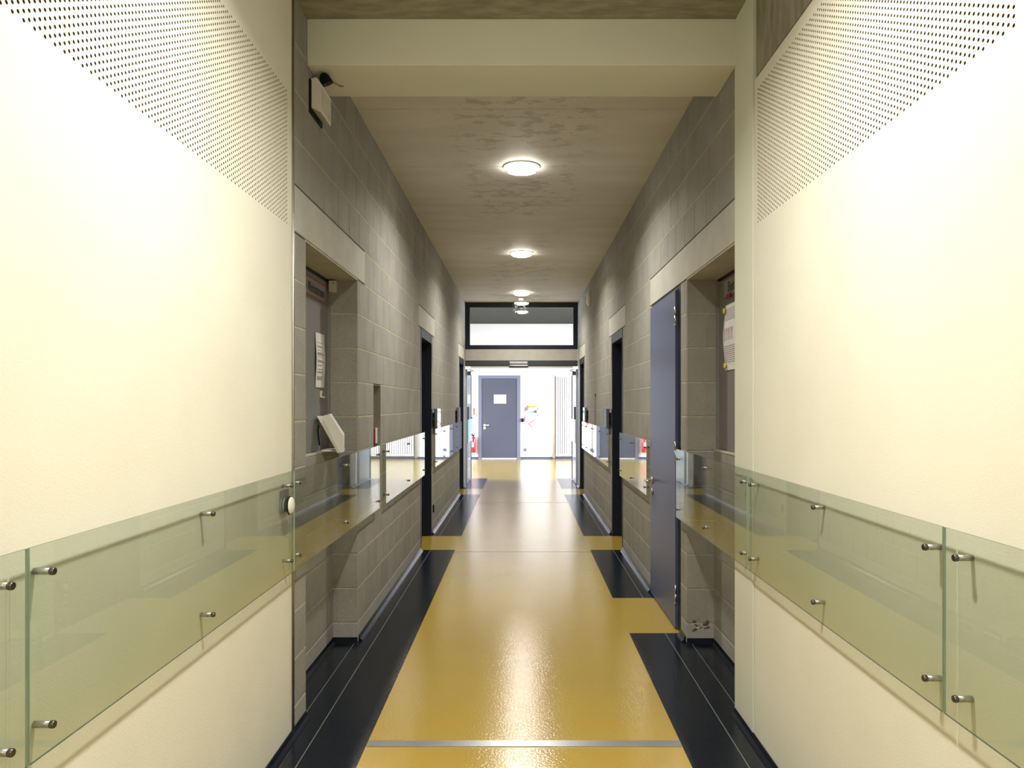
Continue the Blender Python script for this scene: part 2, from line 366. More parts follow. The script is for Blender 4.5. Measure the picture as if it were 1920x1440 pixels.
# ------------------------------------------------------------------ near cream walls with perforated panels
def perforated(sg, X, y0, y1, z0, nrow, parent):
    p, q, r, dep = .018, .0156, .0042, .011; V, F, MI = [], [], []
    ncol = int((y1-y0)/q); h = nrow*p
    def P(d, y, z): V.append((X+sg*d, y, z)); return len(V)-1
    for c in range(ncol):
        ya, yb = y1-c*q, y1-(c+1)*q; ym = (ya+yb)/2; off = (c % 2)*p/2
        if off:
            for za, zb in ((z0, z0+off), (z0+h-off, z0+h)):
                i = len(V); P(0, ya, za); P(0, yb, za); P(0, yb, zb); P(0, ya, zb); F.append((i, i+1, i+2, i+3)); MI.append(0)
        for k in range(nrow - (1 if off else 0)):
            za = z0+off+k*p; zm = za+p/2; zb = za+p; i = len(V)
            for yy, zz in ((ya, za), (ym, za), (yb, za), (yb, zm), (yb, zb), (ym, zb), (ya, zb), (ya, zm)): P(0, yy, zz)
            for d in (0, dep):
                for t in range(8):
                    a = -3*PI/4 + t*PI/4; P(d, ym - r*math.cos(a)*1.0, zm + r*math.sin(a))
            for t in range(8):
                u = (t+1) % 8
                F.append((i+t, i+u, i+8+u, i+8+t)); MI.append(0); F.append((i+8+t, i+8+u, i+16+u, i+16+t)); MI.append(1)
            F.append(tuple(i+16+t for t in range(8))); MI.append(1)
    me = bpy.data.meshes.new('perforated_panel'); me.from_pydata(V, [], F); me.materials.append(M['cream']); me.materials.append(M['felt'])
    me.polygons.foreach_set('material_index', MI)
    bm = bmesh.new(); bm.from_mesh(me); bmesh.ops.recalc_face_normals(bm, faces=[f for f in bm.faces]); bm.to_mesh(me); bm.free(); me.update()
    # outward normals of the face must point into the corridor
    o = bpy.data.objects.new('perforated_panel', me); C.objects.link(o); o.parent = parent; o.location = (0, 0, 0)
    o['label'] = 'fine staggered grid of round acoustic holes'
    return y1-ncol*q, z0+h
XNL, XNR = -.957, .959
z0h = 2.118; NR_ = 31
nl = MB()
hy0L, hy1L = 2.962-125*.0156, 2.962
for a, b, c, d in rects(YB, 3.018, 0, ZC, [(hy0L, hy1L, z0h, z0h+NR_*.018)]): nl.box(XNL, XNL-.11, a, b, c, d)
nl = nl.build('wall_left_near', 'cream'); struct(nl, 'cream plastered wall at the left edge with a perforated acoustic band')
perforated(-1, XNL, hy0L, hy1L, z0h, NR_, nl)
nr = MB()
hy1R = 2.950; hy0R = hy1R-99*.0156
for a, b, c, d in rects(YB, 2.985, 0, 2.72, [(hy0R, hy1R, z0h, z0h+NR_*.018)]): nr.box(XNR, XNR+.11, a, b, c, d)
nr = nr.build('wall_right_near', 'cream'); struct(nr, 'cream plastered wall at the right edge with a perforated acoustic band')
perforated(1, XNR, hy0R, hy1R, z0h, NR_, nr)
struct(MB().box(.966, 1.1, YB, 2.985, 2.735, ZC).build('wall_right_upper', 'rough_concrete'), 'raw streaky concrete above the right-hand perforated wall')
struct(MB().box(.953, 1.12, 2.991, 3.245, 0, ZC, bev=.002).build('trim_2', 'cream_paint'), 'cream painted pier between the right plaster wall and the block wall')
tr = MB().lathe([(.006, 0), (.006, ZC)], (-.9535, 3.025, 0), (0, 0, 1), 16).box(-.956, -.98, 3.018, 3.031, 0, ZC).build('trim_3', 'steel'); struct(tr, 'thin polished steel corner strip at the end of the left cream wall')
tr = MB().box(XL+.0, XR-.0, 3.228, 3.56, 2.897, ZC-.001, bev=.003).build('trim_4', 'cream_paint'); struct(tr, 'cream painted beam spanning the corridor below the ceiling')
# ------------------------------------------------------------------ ceilings
ce = MB().box(-1.2, 1.2, YB, YE+.1, ZC+.012, ZC+.15).build('ceiling', 'joint'); struct(ce, 'cast concrete ceiling with faint board joints')
ys = [3.3, 4.225, 5.25, 6.28, 7.31, 8.34, 9.37, 10.4, 11.43, YE+.05]
for a, b in zip(ys[:-1], ys[1:]): MB().box(-1.1, 1.1, a+.003, b-.003, ZC, ZC+.013, bev=.002).build('concrete_board', 'ceiling', ce)
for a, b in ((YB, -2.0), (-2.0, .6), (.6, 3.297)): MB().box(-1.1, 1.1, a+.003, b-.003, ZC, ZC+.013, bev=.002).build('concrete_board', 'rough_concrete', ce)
struct(MB().box(-1.1, 1.1, YB-.1, YB, 0, ZC).build('wall_back', 'cream'), 'cream wall closing the corridor behind the viewer')
# ------------------------------------------------------------------ baseboards (black coves)
def cove(name, sg, X, segs, label):
    m = MB()
    for a, b in segs:
        m.prism([(X, a, 0), (X-sg*.026, a, 0), (X-sg*.021, a, .006), (X-sg*.009, a, .016), (X-sg*.004, a, .034), (X, a, .034)], (0, b-a, 0))
    return struct(m.build(name, 'black'), label)
cove('baseboard_left', -1, XL, [(YB, 3.2), (4.25, 6.85), (7.74, 11.08), (11.95, YE)], 'low black coved skirting along the left wall')
cove('baseboard_right', 1, XR-.002, [(YB, 3.24), (4.23, 4.36), (5.36, 6.85), (7.74, 11.08), (11.95, YE)], 'low black coved skirting along the right wall')
m = MB()
for sg, X, (a, b) in ((-1, -1.098, NL), (1, 1.115, NR)):
    m.prism([(X, a+.013, 0), (X-sg*.02, a+.013, 0), (X-sg*.006, a+.013, .012), (X-sg*.002, a+.013, .03), (X, a+.013, .03)], (0, b-a-.026, 0))
    XX = XL if sg < 0 else XR
    m.prism([(XX, b-.012, 0), (XX, b-.032, 0), (XX, b-.018, .012), (XX, b-.014, .03), (XX, b-.012, .03)], (X-XX, 0, 0))
struct(m.build('baseboard_niche', 'black'), 'black coved skirting inside the two wall niches')

# ------------------------------------------------------------------ side doors with dark steel frames
def door_set(name, sg, X, y0, y1, label):
    t = thing(name, label, None, (X, (y0+y1)/2, 0)); t['kind'] = 'structure'
    zt = Z(10)-.006
    f = MB()
    f.box(X-sg*.004, X+sg*.115, y0, y0+.035, 0, zt).box(X-sg*.004, X+sg*.115, y1-.07, y1, 0, zt).box(X-sg*.004, X+sg*.115, y0+.035, y1-.07, zt-.085, zt)
    f.build('door_frame', 'navy_frame', t)
    MB().box(X+sg*.118, X+sg*.16, y0+.02, y1-.03, .006, zt-.04, bev=.002).build('door_leaf', 'navy', t)
    hd = MB().lathe([(.026, 0), (.026, .006), (.010, .007), (.010, .035)], (X+sg*.118, y0+.13, .84), (-sg, 0, 0), 16).tube([(X+sg*.088, y0+.13, .84), (X+sg*.088, y0+.25, .84)], .009)
    hd.build('door_handle', 'steel', t)
    return t
door_set('door_1', -1, XL, *D1, 'dark navy steel door frame halfway along the left wall')
door_set('door_2', 1, XR, *D1, 'dark navy steel door frame halfway along the right wall')
door_set('door_3', -1, XL, *D3, 'dark steel door frame at the far end of the left wall')
door_set('door_4', 1, XR, *D3, 'dark steel door frame at the far end of the right wall')
# flush grey-blue door on the right
d = thing('door_5', 'glossy grey-blue steel door closed flush in the right wall beside the pier', None, (XR, 4.9, 0)); d['kind'] = 'structure'
MB().box(.962, 1.09, 4.372, 4.455, 0, Z(10)-.004).box(.962, 1.09, 4.455, 5.343, Z(10)-.018, Z(10)-.004).box(.985, 1.09, 5.325, 5.343, 0, Z(10)-.018).build('door_frame', 'navy_frame', d)
MB().box(.945, .985, 4.462, 5.325, .008, 2.088, bev=.002).build('door_leaf', 'navy', d)
hd = MB().lathe([(.027, 0), (.027, .007), (.011, .009), (.0105, .045)], (.945, 5.245, .838), (-1, 0, 0), 20)
hd.tube([(.902, 5.245, .838), (.895, 5.24, .838), (.893, 5.115, .838)], .0095, 12)
hd.build('door_handle', 'steel', d)
MB().lathe([(.026, 0), (.026, .007), (.020, .009)], (.945, 5.245, .755), (-1, 0, 0), 20).box(.934, .938, 5.241, 5.249, .74, .762).build('keyhole_rose', 'steel', d)
for z in (.17, 1.88, 1.05):
    MB().lathe([(.008, 0), (.008, .052)], (.946, 4.458, z), (0, 0, 1), 12).lathe([(.0085, .054), (.0085, .106)], (.946, 4.458, z), (0, 0, 1), 12).lathe([(.005, -.01), (.008, -.004), (.008, 0)], (.946, 4.458, z), (0, 0, 1), 12).build('hinge', 'steel', d)
# ------------------------------------------------------------------ service hatches with signs
def hatch(sg, y0, y1, XH, label):
    t = thing('service_hatch', label, 'hatch', (XH, (y0+y1)/2, Z(5)+.02))
    XPp = XH - sg*.026
    MB().box(XPp+sg*.0, XH+sg*.03, y0+.014, y1-.014, Z(5), Z(5)+.012, bev=.002).build('sill', 'lintel', t)
    MB().box(XH, XH+sg*.02, y0+.03, y1-.035, Z(5)+.014, Z(10)-.022, bev=.002).build('hatch_panel', 'grey_paint', t)
    MB().box(XH-sg*.004, XH+sg*.03, y0+.012, y1-.012, Z(10)-.02, Z(10)-.006).box(XH-sg*.004, XH+sg*.03, y0+.012, y0+.028, Z(5)+.012, Z(10)-.02).build('hatch_frame', 'navy_frame', t)
    MB().box(XH-sg*.012, XH+sg*.03, y1-.034, y1-.013, Z(5)+.012, Z(10)-.02, bev=.002).build('side_profile', 'grey_paint', t)
    return t
hl = hatch(-1, *NL, -1.125, 'grey closed service hatch in the left wall niche')
hr = hatch(1, *NR, 1.14, 'grey closed service hatch in the right wall niche')
def red_lines(sg, XH, y0, y1, z0, z1, root):
    MB().box(XH-sg*.0015, XH-sg*.0035, y0, y1, z0, z1, bev=.0006).build('sign_plate', 'sign', root)
    MB().box(XH-sg*.0035, XH-sg*.0045, y0, y1, z0+.002, z0+.008).box(XH-sg*.0035, XH-sg*.0045, y0, y1, z1-.008, z1-.002).build('red_border', 'red_line', root)
def xs(D, X): return D
t = thing('room_sign', 'grey sign reading Werkstattraum between red lines on the left hatch', 'sign', (-1.123, 3.9, 1.96), 'hatch signs')
red_lines(-1, -1.1245, 3.70, 4.135, 1.960, 2.066, t)
text('Werkstattraum', .075, t, (-1.119, 3.955, 2.010), ROT_L, 'ink', .66)
t = thing('room_sign', 'grey sign reading Betriebsraum between red lines on the right hatch', 'sign', (1.138, 3.8, 1.97), 'hatch signs')
red_lines(1, 1.1395, 3.40, 4.075, 1.975, 2.085, t)
text('Betriebsraum', .085, t, (1.134, 3.76, 2.028), ROT_R, 'ink', 1.0)
# posters
def sheet(name, sg, XH, yc, zc, wd, ht, label, cols, curl=.006, group='notices on the hatches'):
    t = thing(name, label, 'notice', (XH, yc, zc-ht/2), group)
    m = MB(); n = 14; x0 = XH-sg*.003
    def px(i): return x0 - sg*(curl*(.5-.5*math.cos(2*PI*i/n*1.0)) + .001)
    n0 = 0
    for i in range(n+1):
        z = zc-ht/2+ht*i/n
        for y in (yc-wd/2, yc+wd/2): m.v.append((px(i), y, z))
        for y in (yc-wd/2, yc+wd/2): m.v.append((px(i)+sg*.0006, y, z))
    for i in range(n):
        a = 4*i; b = a+4
        for q in ((a, a+1, b+1, b), (a+2, b+2, b+3, a+3), (a, b, b+2, a+2), (a+1, a+3, b+3, b+1)): m.f.append(q); m.m.append(0); m.sm.append(False)
    m.f += [(0, 2, 3, 1), (4*n, 4*n+1, 4*n+3, 4*n+2)]; m.m += [0, 0]; m.sm += [False]*2
    m.build('paper_sheet', 'paper', t)
    g = MB()
    for (u0, u1, v0, v1, mi) in cols:
        k = max(1, int((v1-v0)*n)); i = (v0+v1)/2*n; xx = px(i)-sg*.0006
        ya = yc-wd/2+wd*u0; yb = yc-wd/2+wd*u1
        if sg > 0: ya, yb = yc+wd/2-wd*u0, yc+wd/2-wd*u1
        g.box(xx, xx-sg*.0004, ya, yb, zc-ht/2+ht*v0, zc-ht/2+ht*v1, mi)
    g.build('printed_text', ['ink', 'ink_grey', 'ink_pink'], t)
    return t
rows = []
for z0, k in ((.82, 1), (.76, 3), (.68, 1), (.64, 5), (.56, 1), (.50, 4), (.41, 2), (.33, 1), (.29, 3), (.20, 6)):
    for j in range(k): rows.append((.12, random.uniform(.55, .92), z0-.012*j, z0-.012*j+.006, 0 if k == 1 else 1))
ydl = lambda x: 1.120*1360/(978-x)
sheet('notice_sheet', -1, -1.125, (ydl(591)+ydl(609))/2, 1.630, .17, .30, 'white typed notice held by magnets on the left hatch', rows)
rows = []
for j in range(9): rows.append((.1, .85, .93-.022*j, .938-.022*j, 1))
for j in range(5): rows.append((.10+.14*j, .15+.14*j, .45, .64, 2 if j % 2 else 1))
for j in range(9): rows.append((.1, .9, .36-.03*j, .37-.03*j, 1))
tR = sheet('notice_sheet', 1, 1.14, 3.925, 1.755, .25, .36, 'white notice with coloured columns pinned on the right hatch', rows, .012)
def magnet(loc, sg, r, mat, label, grp='magnets on the hatch papers'):
    o = MB().lathe([(r, 0), (r, .006), (r*.8, .009)], loc, (-sg, 0, 0), 14).build('magnet', mat, None, loc); tag(o, label, 'magnet', grp)
yl = (ydl(591)+ydl(609))/2
magnet((-1.131, yl-.062, 1.747), -1, .010, 'magenta', 'crimson magnet at the top left of the left notice')
magnet((-1.131, yl+.072, 1.727), -1, .010, 'magenta', 'crimson magnet at the top right of the left notice')
magnet((-1.131, yl+.078, 1.491), -1, .010, 'magenta', 'crimson magnet at the bottom right of the left notice')
magnet((-1.131, yl+.004, 1.755), -1, .015, 'yellow_plastic', 'yellow magnet at the top of the left notice')
magnet((-1.131, yl-.055, 1.504), -1, .015, 'yellow_plastic', 'yellow magnet at the bottom left of the left notice')
magnet((1.130, 4.035, 1.905), 1, .015, 'yellow_plastic', 'yellow magnet at the top left corner of the right notice')
magnet((1.130, 4.02, 1.600), 1, .015, 'yellow_plastic', 'yellow magnet at the bottom left corner of the right notice')
o = MB().box(1.131, 1.124, 3.915, 3.985, 1.967, 1.990, bev=.002).build('magnet', 'magenta', None, (1.128, 3.93, 1.97)); tag(o, 'crimson bar magnet on the red line of the right sign', 'magnet')
o = MB().box(-1.125, -1.117, 4.05, 4.075, 1.452, 1.462, bev=.001).box(-1.125, -1.117, 4.05, 4.058, 1.425, 1.452).box(-1.117, -1.105, 4.05, 4.075, 1.424, 1.430).build('wall_hook', 'white', None, (-1.12, 4.06, 1.43)); tag(o, 'small white hook below the typed notice', 'hook')
t = thing('sensor_box', 'small beige box in the upper corner of the left niche', 'sensor', (-1.09, 4.19, 2.03))
MB().box(-1.112, -1.073, 4.175, 4.222, 2.035, 2.100, bev=.004).build('housing', 'offwhite', t); MB().lathe([(.004, 0), (.003, .002)], (-1.082, 4.175, 2.085), (0, -1, 0), 10).build('screw', 'steel_dark', t)
# slanted white leaflet box on the left ledge
t = thing('leaflet_box', 'slanted white box leaning on the ledge of the left niche', 'box', (-1.05, 4.0, Z(5)+.012))
def PX(x, y, D): return ((x-978)*D/1360, D, H+(757-y)*D/1360)
f = [PX(603, 781, 3.98), PX(618, 777, 3.98), PX(643, 816, 3.98), PX(643, 848, 3.98), PX(636, 849, 3.98)]
MB().prism(f, (-.012, .085, .004)).build('front_cover', 'white', t)
e = [PX(594, 780, 3.94), PX(603, 781, 3.965), PX(636, 849, 3.965), PX(633, 849.5, 3.94)]
MB().prism(e, (-.004, .09, 0)).build('back_flap', 'offwhite', t)
b_ = PX(640, 851, 3.98)
MB().box(-1.0, -1.10, 3.98, 4.11, Z(5)+.012, Z(5)+.022, bev=.002).build('foot', 'white', t)
MB().tube([PX(598, 798, 3.97), PX(596, 806, 3.96), PX(599, 835, 3.99)], .004, 8).build('cord', 'black_plastic', t)
# red tag in the slot
t = thing('call_button', 'red plastic call box inside the slot of the left wall', 'button', (-.99, 4.83, 1.12))
MB().box(-.980, -1.05, 4.865, 4.912, 1.125, 1.225, bev=.006).build('housing', 'call_red', t); MB().box(-.976, -.982, 4.862, 4.912, 1.123, 1.227, bev=.002).build('rim', 'white', t)

# ------------------------------------------------------------------ glass rail panels
so_body = MB().lathe([(.0068, 0), (.0068, .032)], (0, 0, 0), (1, 0, 0), 16); so_cap = MB().lathe([(.0074, 0), (.0078, .002), (.0078, .007), (.0066, .009)], (0, 0, 0), (1, 0, 0), 18)
def mk(mb, nm, mt):
    me = bpy.data.meshes.new(nm); me.from_pydata(mb.v, [], mb.f); me.materials.append(M[mt]); me.polygons.foreach_set('use_smooth', mb.sm); return me
ME_B, ME_C = mk(so_body, 'standoff', 'steel'), mk(so_cap, 'cap', 'steel_dark')
GZ0, GZ1 = .708, 1.118
def glass_panel(sg, X, y0, y1, label, xo=.024, group='glass rail panels'):
    Xg = X - sg*xo
    t = thing('glass_rail', label, 'glass panel', (X, (y0+y1)/2, GZ0), group)
    m = MB().box(Xg, Xg-sg*.005, y0, y1, GZ0, GZ1)
    m.m = [1, 1, 2, 0, 2, 0]     # z-, z+, y-, x+, y+, x-
    m.build('glass_sheet', ['glass', 'glass_edge', 'glass_end'], t)
    for y in (y0+.055, (y0+y1)/2, y1-.055):
        for z in (1.062, .762):
            b = inst('standoff', ME_B, t, (X, y, z)); c = inst('cap', ME_C, t, (X - sg*.032, y, z)); c.parent = b; c.location = (.032, 0, 0)
            if sg > 0: b.rotation_euler = (0, 0, PI)
    return t
glass_panel(-1, XL, -.60, 1.360, 'green-tinted glass panel cut off by the left edge of the photo')
glass_panel(-1, XL, 1.366, 2.955, 'green-tinted glass panel on the left cream wall with six steel standoffs')
glass_panel(-1, XL, 2.961, 4.737, 'green-tinted glass panel bridging the left niche below the hatch')
glass_panel(-1, XL, 4.96, 6.93, 'glass panel on the left block wall just before the first door')
glass_panel(-1, XL, 7.80, 9.58, 'glass panel on the left block wall just past the first door')
glass_panel(-1, XL, 9.585, 11.2, 'farthest glass panel on the left wall before the last doorway')
glass_panel(1, XR, -.38, 1.598, 'green-tinted glass panel cut off by the right edge of the photo')
glass_panel(1, XR, 1.604, 2.987, 'green-tinted glass panel on the right cream wall with steel standoffs')
glass_panel(1, XR, 2.993, 4.37, 'green-tinted glass panel bridging the right niche beside the grey-blue door')
glass_panel(1, XR, 5.41, 6.89, 'glass panel on the right wall between the grey-blue door and next door')
glass_panel(1, XR, 7.80, 9.50, 'glass panel on the right block wall just past the dark doorway')
glass_panel(1, XR, 9.58, 11.2, 'farthest glass panel on the right wall before the last doorway')
# light switch and round button behind the left glass
t = thing('light_switch', 'square grey switch plate on the cream wall behind the left glass', 'switch', (XNL, 2.94, .96))
MB().box(XNL, XNL+.010, 2.865, 2.955, .955, 1.045, bev=.002).box(XNL+.010, XNL+.013, 2.877, 2.943, .967, 1.033, bev=.001).build('switch_plate', 'grey_paint', t)
t = thing('round_button', 'round cream push button with dark rim on the left glass', 'button', (-.922, 2.885, .955))
MB().lathe([(.037, 0), (.037, .004)], (-.9225, 2.885, .985), (1, 0, 0), 24).build('rim', 'black_plastic', t)
MB().lathe([(.034, 0), (.034, .004), (.028, .008), (.012, .011)], (-.9184, 2.883, .985), (1, 0, 0), 24).build('push_face', 'cream', t)
# room number signs above the rail
def plate(sg, X, y0, y1, yb, label):
    t = thing('door_sign', label, 'sign', (X, (y0+y1)/2, 1.12), 'small door signs above the rail')
    Xa, Xb = X-sg*.022, X-sg*.028
    b0, b1 = yb
    MB().box(Xa, Xb, b0, b1, 1.122, 1.335, bev=.0006).build('black_plate', 'black_plastic', t)
    g0, g1 = (b1+.004, y1) if b0 <= y0+.01 else (y0, b0-.004)
    m = MB().box(Xa, Xb, g0, g1, 1.122, 1.335); m.m = [1, 1, 1, 0, 1, 0]; m.build('glass_plate', ['clear', 'acrylic_edge'], t)
    MB().box(X-sg*.001, Xa+sg*.002, g0+.01, g1-.01, 1.13, 1.327).build('paper_insert', 'white', t)
    b = MB()
    for y in (b0+.02, b1-.02): b.lathe([(.004, 0), (.004, .024)], (X, y, 1.23), (-sg, 0, 0), 8)
    b.build('standoff', 'steel', t)
plate(-1, XL, 7.74, 8.32, (7.74, 7.98), 'small black and glass sign above the left rail past the first door')
plate(-1, XL, 10.45, 11.02, (10.45, 10.72), 'small black and glass sign above the left rail near the far doorway')
plate(1, XR, 7.74, 8.32, (7.74, 7.98), 'small black and glass sign above the right rail past the dark doorway')
plate(1, XR, 10.45, 11.02, (10.45, 10.72), 'small black and glass sign above the right rail near the far doorway')
o = MB().box(XL+.0, XL+.012, 7.80, 7.85, .22, .30, bev=.003).build('wall_socket', 'black_plastic', None, (XL, 7.82, .22)); tag(o, 'small dark socket low on the left wall past the first door', 'socket')
# ------------------------------------------------------------------ ceiling lamps
for i, (y, lab) in enumerate(((5.245, 'round recessed ceiling lamp nearest the cream beam'), (8.24, 'middle of the three lit ceiling lamps down the corridor'),
        (11.2, 'farthest round ceiling lamp just before the glass exit sign'), (1.75, 'round ceiling lamp above the perforated walls'), (-1.2, 'round ceiling lamp behind the viewer'))):
    t = thing('ceiling_lamp', lab, 'lamp', (0, y, ZC-.02), 'round ceiling lamps')
    MB().lathe([(.136, .0), (.136, -.003), (.130, -.008), (.122, -.008), (.122, 0)], (0, y, ZC), (0, 0, 1), 40).build('trim_ring', 'lamp_trim', t)
    MB().lathe([(.121, -.001), (.121, -.018), (.108, -.032), (.07, -.042), (.01, -.046)], (0, y, ZC), (0, 0, 1), 40).build('diffuser', 'lamp', t)
    for sx in (-1, 1): MB().box(sx*.104-.005, sx*.104+.005, y-.010, y+.010, ZC-.040, ZC-.026, bev=.002).build('clip', 'steel_dark', t)
    area('ceiling_lamp_light', (0, y, ZC-.053), (0, 0, 0), .17, 0, LAMP_W * (1.42 if y < 3 else 1), WARM, math.radians(150), 'DISK')
# ------------------------------------------------------------------ loudspeaker under the beam, alarm
t = thing('wall_speaker', 'white boxy loudspeaker under the cream beam on the left wall', 'speaker', (XL, 3.36, 2.70), None)
MB().prism([(XL+.006, 3.27, 2.725), (XL+.006, 3.27, 2.855), (XL+.030, 3.27, 2.862), (XL+.050, 3.27, 2.835), (XL+.050, 3.27, 2.705)], (0, .17, 0)).build('housing', 'white', t)
MB().box(XL+.0505, XL+.052, 3.285, 3.425, 2.72, 2.82, bev=.0007).build('front_cover', 'offwhite', t)
MB().lathe([(.004, 0), (.003, .003)], (XL+.052, 3.40, 2.735), (1, 0, 0), 10).build('screw', 'steel', t)
MB().box(XL+.001, XL+.008, 3.255, 3.455, 2.700, 2.85, bev=.002).build('back_plate', 'black_plastic', t)
t = thing('spotlight', 'small black spotlight sitting on top of the white speaker', 'light', (XL+.03, 3.33, 2.86))
MB().lathe([(.010, 0), (.022, .012), (.030, .045), (.031, .050)], (XL+.050, 3.30, 2.893), (.35, .25, -.95), 20).build('housing', 'black_plastic', t)
MB().tube([(XL+.050, 3.33, 2.889), (XL+.10, 3.42, 2.886), (XL+.115, 3.425, 2.889)], .003, 8).build('cable', 'brown', t)
al = thing('wall_alarm', 'white oval alarm sounder high on the right wall', 'alarm', (XR, 10.2, 2.85))
def oval(x0, dep, ry, rz, mat, nm, yc=10.15, zc=2.865):
    m = MB(); bm = bmesh.new(); bmesh.ops.create_uvsphere(bm, u_segments=24, v_segments=12, radius=1); bmesh.ops.scale(bm, vec=(dep, ry, rz), verts=bm.verts)
    bmesh.ops.translate(bm, vec=(x0, yc, zc), verts=bm.verts); m.add_bm(bm, 0, True); m.build(nm, mat, al)
oval(XR-.012, .05, .13, .105, 'white', 'dome'); MB().lathe([(.105, 0), (.105, .012)], (XR-.001, 10.15, 2.865), (-1, 0, 0), 28).build('back_plate', 'black_plastic', al)
oval(XR-.045, .022, .07, .06, 'lintel', 'grille')
# ------------------------------------------------------------------ exit sign (clear glass plate)
t = thing('exit_sign', 'clear glass exit sign hanging from the ceiling before the transom window', 'sign', (0, 11.75, 2.83))
m = MB().box(-.150, .118, 11.745, 11.755, 2.835, 3.060); m.m = [1, 1, 0, 1, 0, 1]; m.build('glass_plate', ['clear', 'acrylic_edge'], t)
MB().box(-.05, .03, 11.735, 11.765, 3.06, ZC-.001, bev=.003).build('ceiling_mount', 'steel', t)
pg = MB()
pg.lathe([(.016, 0), (.016, .001)], (-.085, 11.744, 3.005), (0, -1, 0), 16)
def bar(x0, z0, x1, z1, wd=.013):
    a = Vector((x0, 11.744, z0)); b = Vector((x1, 11.744, z1)); d_ = (b-a).normalized(); n = Vector((-d_.z, 0, d_.x))*wd/2
    pg.prism([a+n, b+n, b-n, a-n], (0, -.001, 0))
bar(-.088, 2.985, -.098, 2.935, .024); bar(-.098, 2.94, -.072, 2.905); bar(-.072, 2.91, -.085, 2.872); bar(-.098, 2.94, -.115, 2.905); bar(-.115, 2.908, -.138, 2.90)
bar(-.09, 2.98, -.065, 2.955); bar(-.09, 2.98, -.118, 2.965)
bar(-.03, 2.93, .035, 2.93, .02); bar(.035, 2.965, .035, 2.895, .002); bar(.03, 2.97, .075, 2.93, .018); bar(.03, 2.89, .075, 2.93, .018)
pg.build('pictogram', 'acrylic_edge', t)
# ------------------------------------------------------------------ end of corridor: transom, lintel, header
t = thing('window_1', 'wide transom window with dark frame above the automatic doorway', None, (0, YE, 2.32)); t['kind'] = 'structure'
xa, xb = -.955, .955; za, zb = 2.318, ZC-.002
MB().box(xa, xb, YE-.03, YE+.05, za, za+.065).box(xa, xb, YE-.03, YE+.05, zb-.085, zb).box(xa, xa+.078, YE-.03, YE+.05, za+.065, zb-.085).box(xb-.078, xb, YE-.03, YE+.05, za+.065, zb-.085).build('window_frame', 'navy_frame', t)
m = MB().box(xa+.078, xb-.078, YE+.005, YE+.011, za+.065, zb-.085); m.m = [1, 1, 0, 1, 0, 1]; m.build('pane', ['clear', 'glass_edge'], t)
struct(MB().box(xa, xb, YE-.02, YE+.2, 2.122, 2.318, bev=.003).build('trim_5', 'lintel'), 'pale concrete lintel between transom window and door header')
t = thing('door_header', 'dark automatic door header with silver motion sensor', 'door operator', (0, YE, 2.02))
MB().box(xa, xb, YE-.025, YE+.12, 2.028, 2.120, bev=.003).build('header_casing', 'header', t)
MB().box(xa+.085, xb-.085, YE-.015, YE+.10, 1.998, 2.027, bev=.003).build('track', 'white', t)
MB().box(-.205, .105, YE-.055, YE-.026, 2.055, 2.100, bev=.006).build('sensor', 'steel', t); MB().box(-.21, .11, YE-.07, YE-.026, 2.00, 2.045, bev=.008).build('sensor_hood', 'steel_dark', t)
# ------------------------------------------------------------------ far hall
hw = MB().box(-4.0, 4.5, YF, YF+.1, 0, 3.6).build('wall_far', 'white_wall'); struct(hw, 'bright white wall at the back of the far hall')
for i in range(12):
    MB().box(-1.6+.42*i+.004, -1.6+.42*(i+1)-.004, YF-.012, YF, 2.66, 2.66+.20, bev=.003).build('white_block', 'white_wall', hw)
m = MB()
for a, b, c, d in rects(13.1, 17.7, .5, 3.0, []): pass
for (X0, X1, nm) in ((4.5, 4.6, 'wall_hall_right'), (-4.1, -4.0, 'wall_hall_left')):
    m = MB()
    for a, b, c, d in rects(YE+.15, YF, 0, 3.6, [(13.1, 17.7, .5, 3.0)]): m.box(X0, X1, a, b, c, d)
    struct(m.build(nm, 'white_wall'), 'white side wall of the far hall with a wide window, ' + nm.split('_')[-1] + ' side')
    n_ = 'window_2' if X0 > 0 else 'window_3'; wt = thing(n_, 'wide daylight window in the side wall of the far hall', None, ((X0+X1)/2, 15.4, .5)); wt['kind'] = 'structure'
    f = MB()
    for y in (13.1, 14.6, 16.13, 17.64): f.box(X0+.02, X1-.02, y, y+.06, .5, 3.0)
    f.box(X0+.02, X1-.02, 13.16, 17.64, .5, .56).box(X0+.02, X1-.02, 13.16, 17.64, 2.94, 3.0); f.build('window_frame', 'navy_frame', wt)
m = MB()
m.box(-4.0, XL-.22, YE+.0, YE+.14, 0, 3.6).box(XR+.22, 4.5, YE+.0, YE+.14, 0, 3.6).box(XL-.22, XR+.22, YE+.06, YE+.14, ZC+.13, 3.6)
m.box(XL-.22, XL-.01, YE, YE+.14, 0, ZC+.13).box(XR+.01, XR+.22, YE, YE+.14, 0, ZC+.13)
struct(m.build('wall_hall_near', 'white_wall'), 'near wall of the far hall around the corridor opening')
struct(MB().box(-4.0, 4.5, YE+.14, YF, 3.41, 3.5).build('ceiling_hall', 'hall_ceiling'), 'grey ceiling of the far hall')
sk = MB().box(-1.35, -1.10, YF-.014, YF, 0, .045).box(-.02, 4.4, YF-.014, YF, 0, .045)
struct(sk.build('baseboard_far', 'navy'), 'dark skirting strip along the far white wall')
d = thing('door_6', 'grey door with white sheet in the far white wall', None, (-.56, YF, 0)); d['kind'] = 'structure'
x0, x1 = -1.094, -.031
MB().box(x0, x0+.085, YF-.03, YF+.01, 0, 2.105).box(x1-.085, x1, YF-.03, YF+.01, 0, 2.105).box(x0+.085, x1-.085, YF-.03, YF+.01, 2.03, 2.105).build('door_frame', 'far_frame', d)
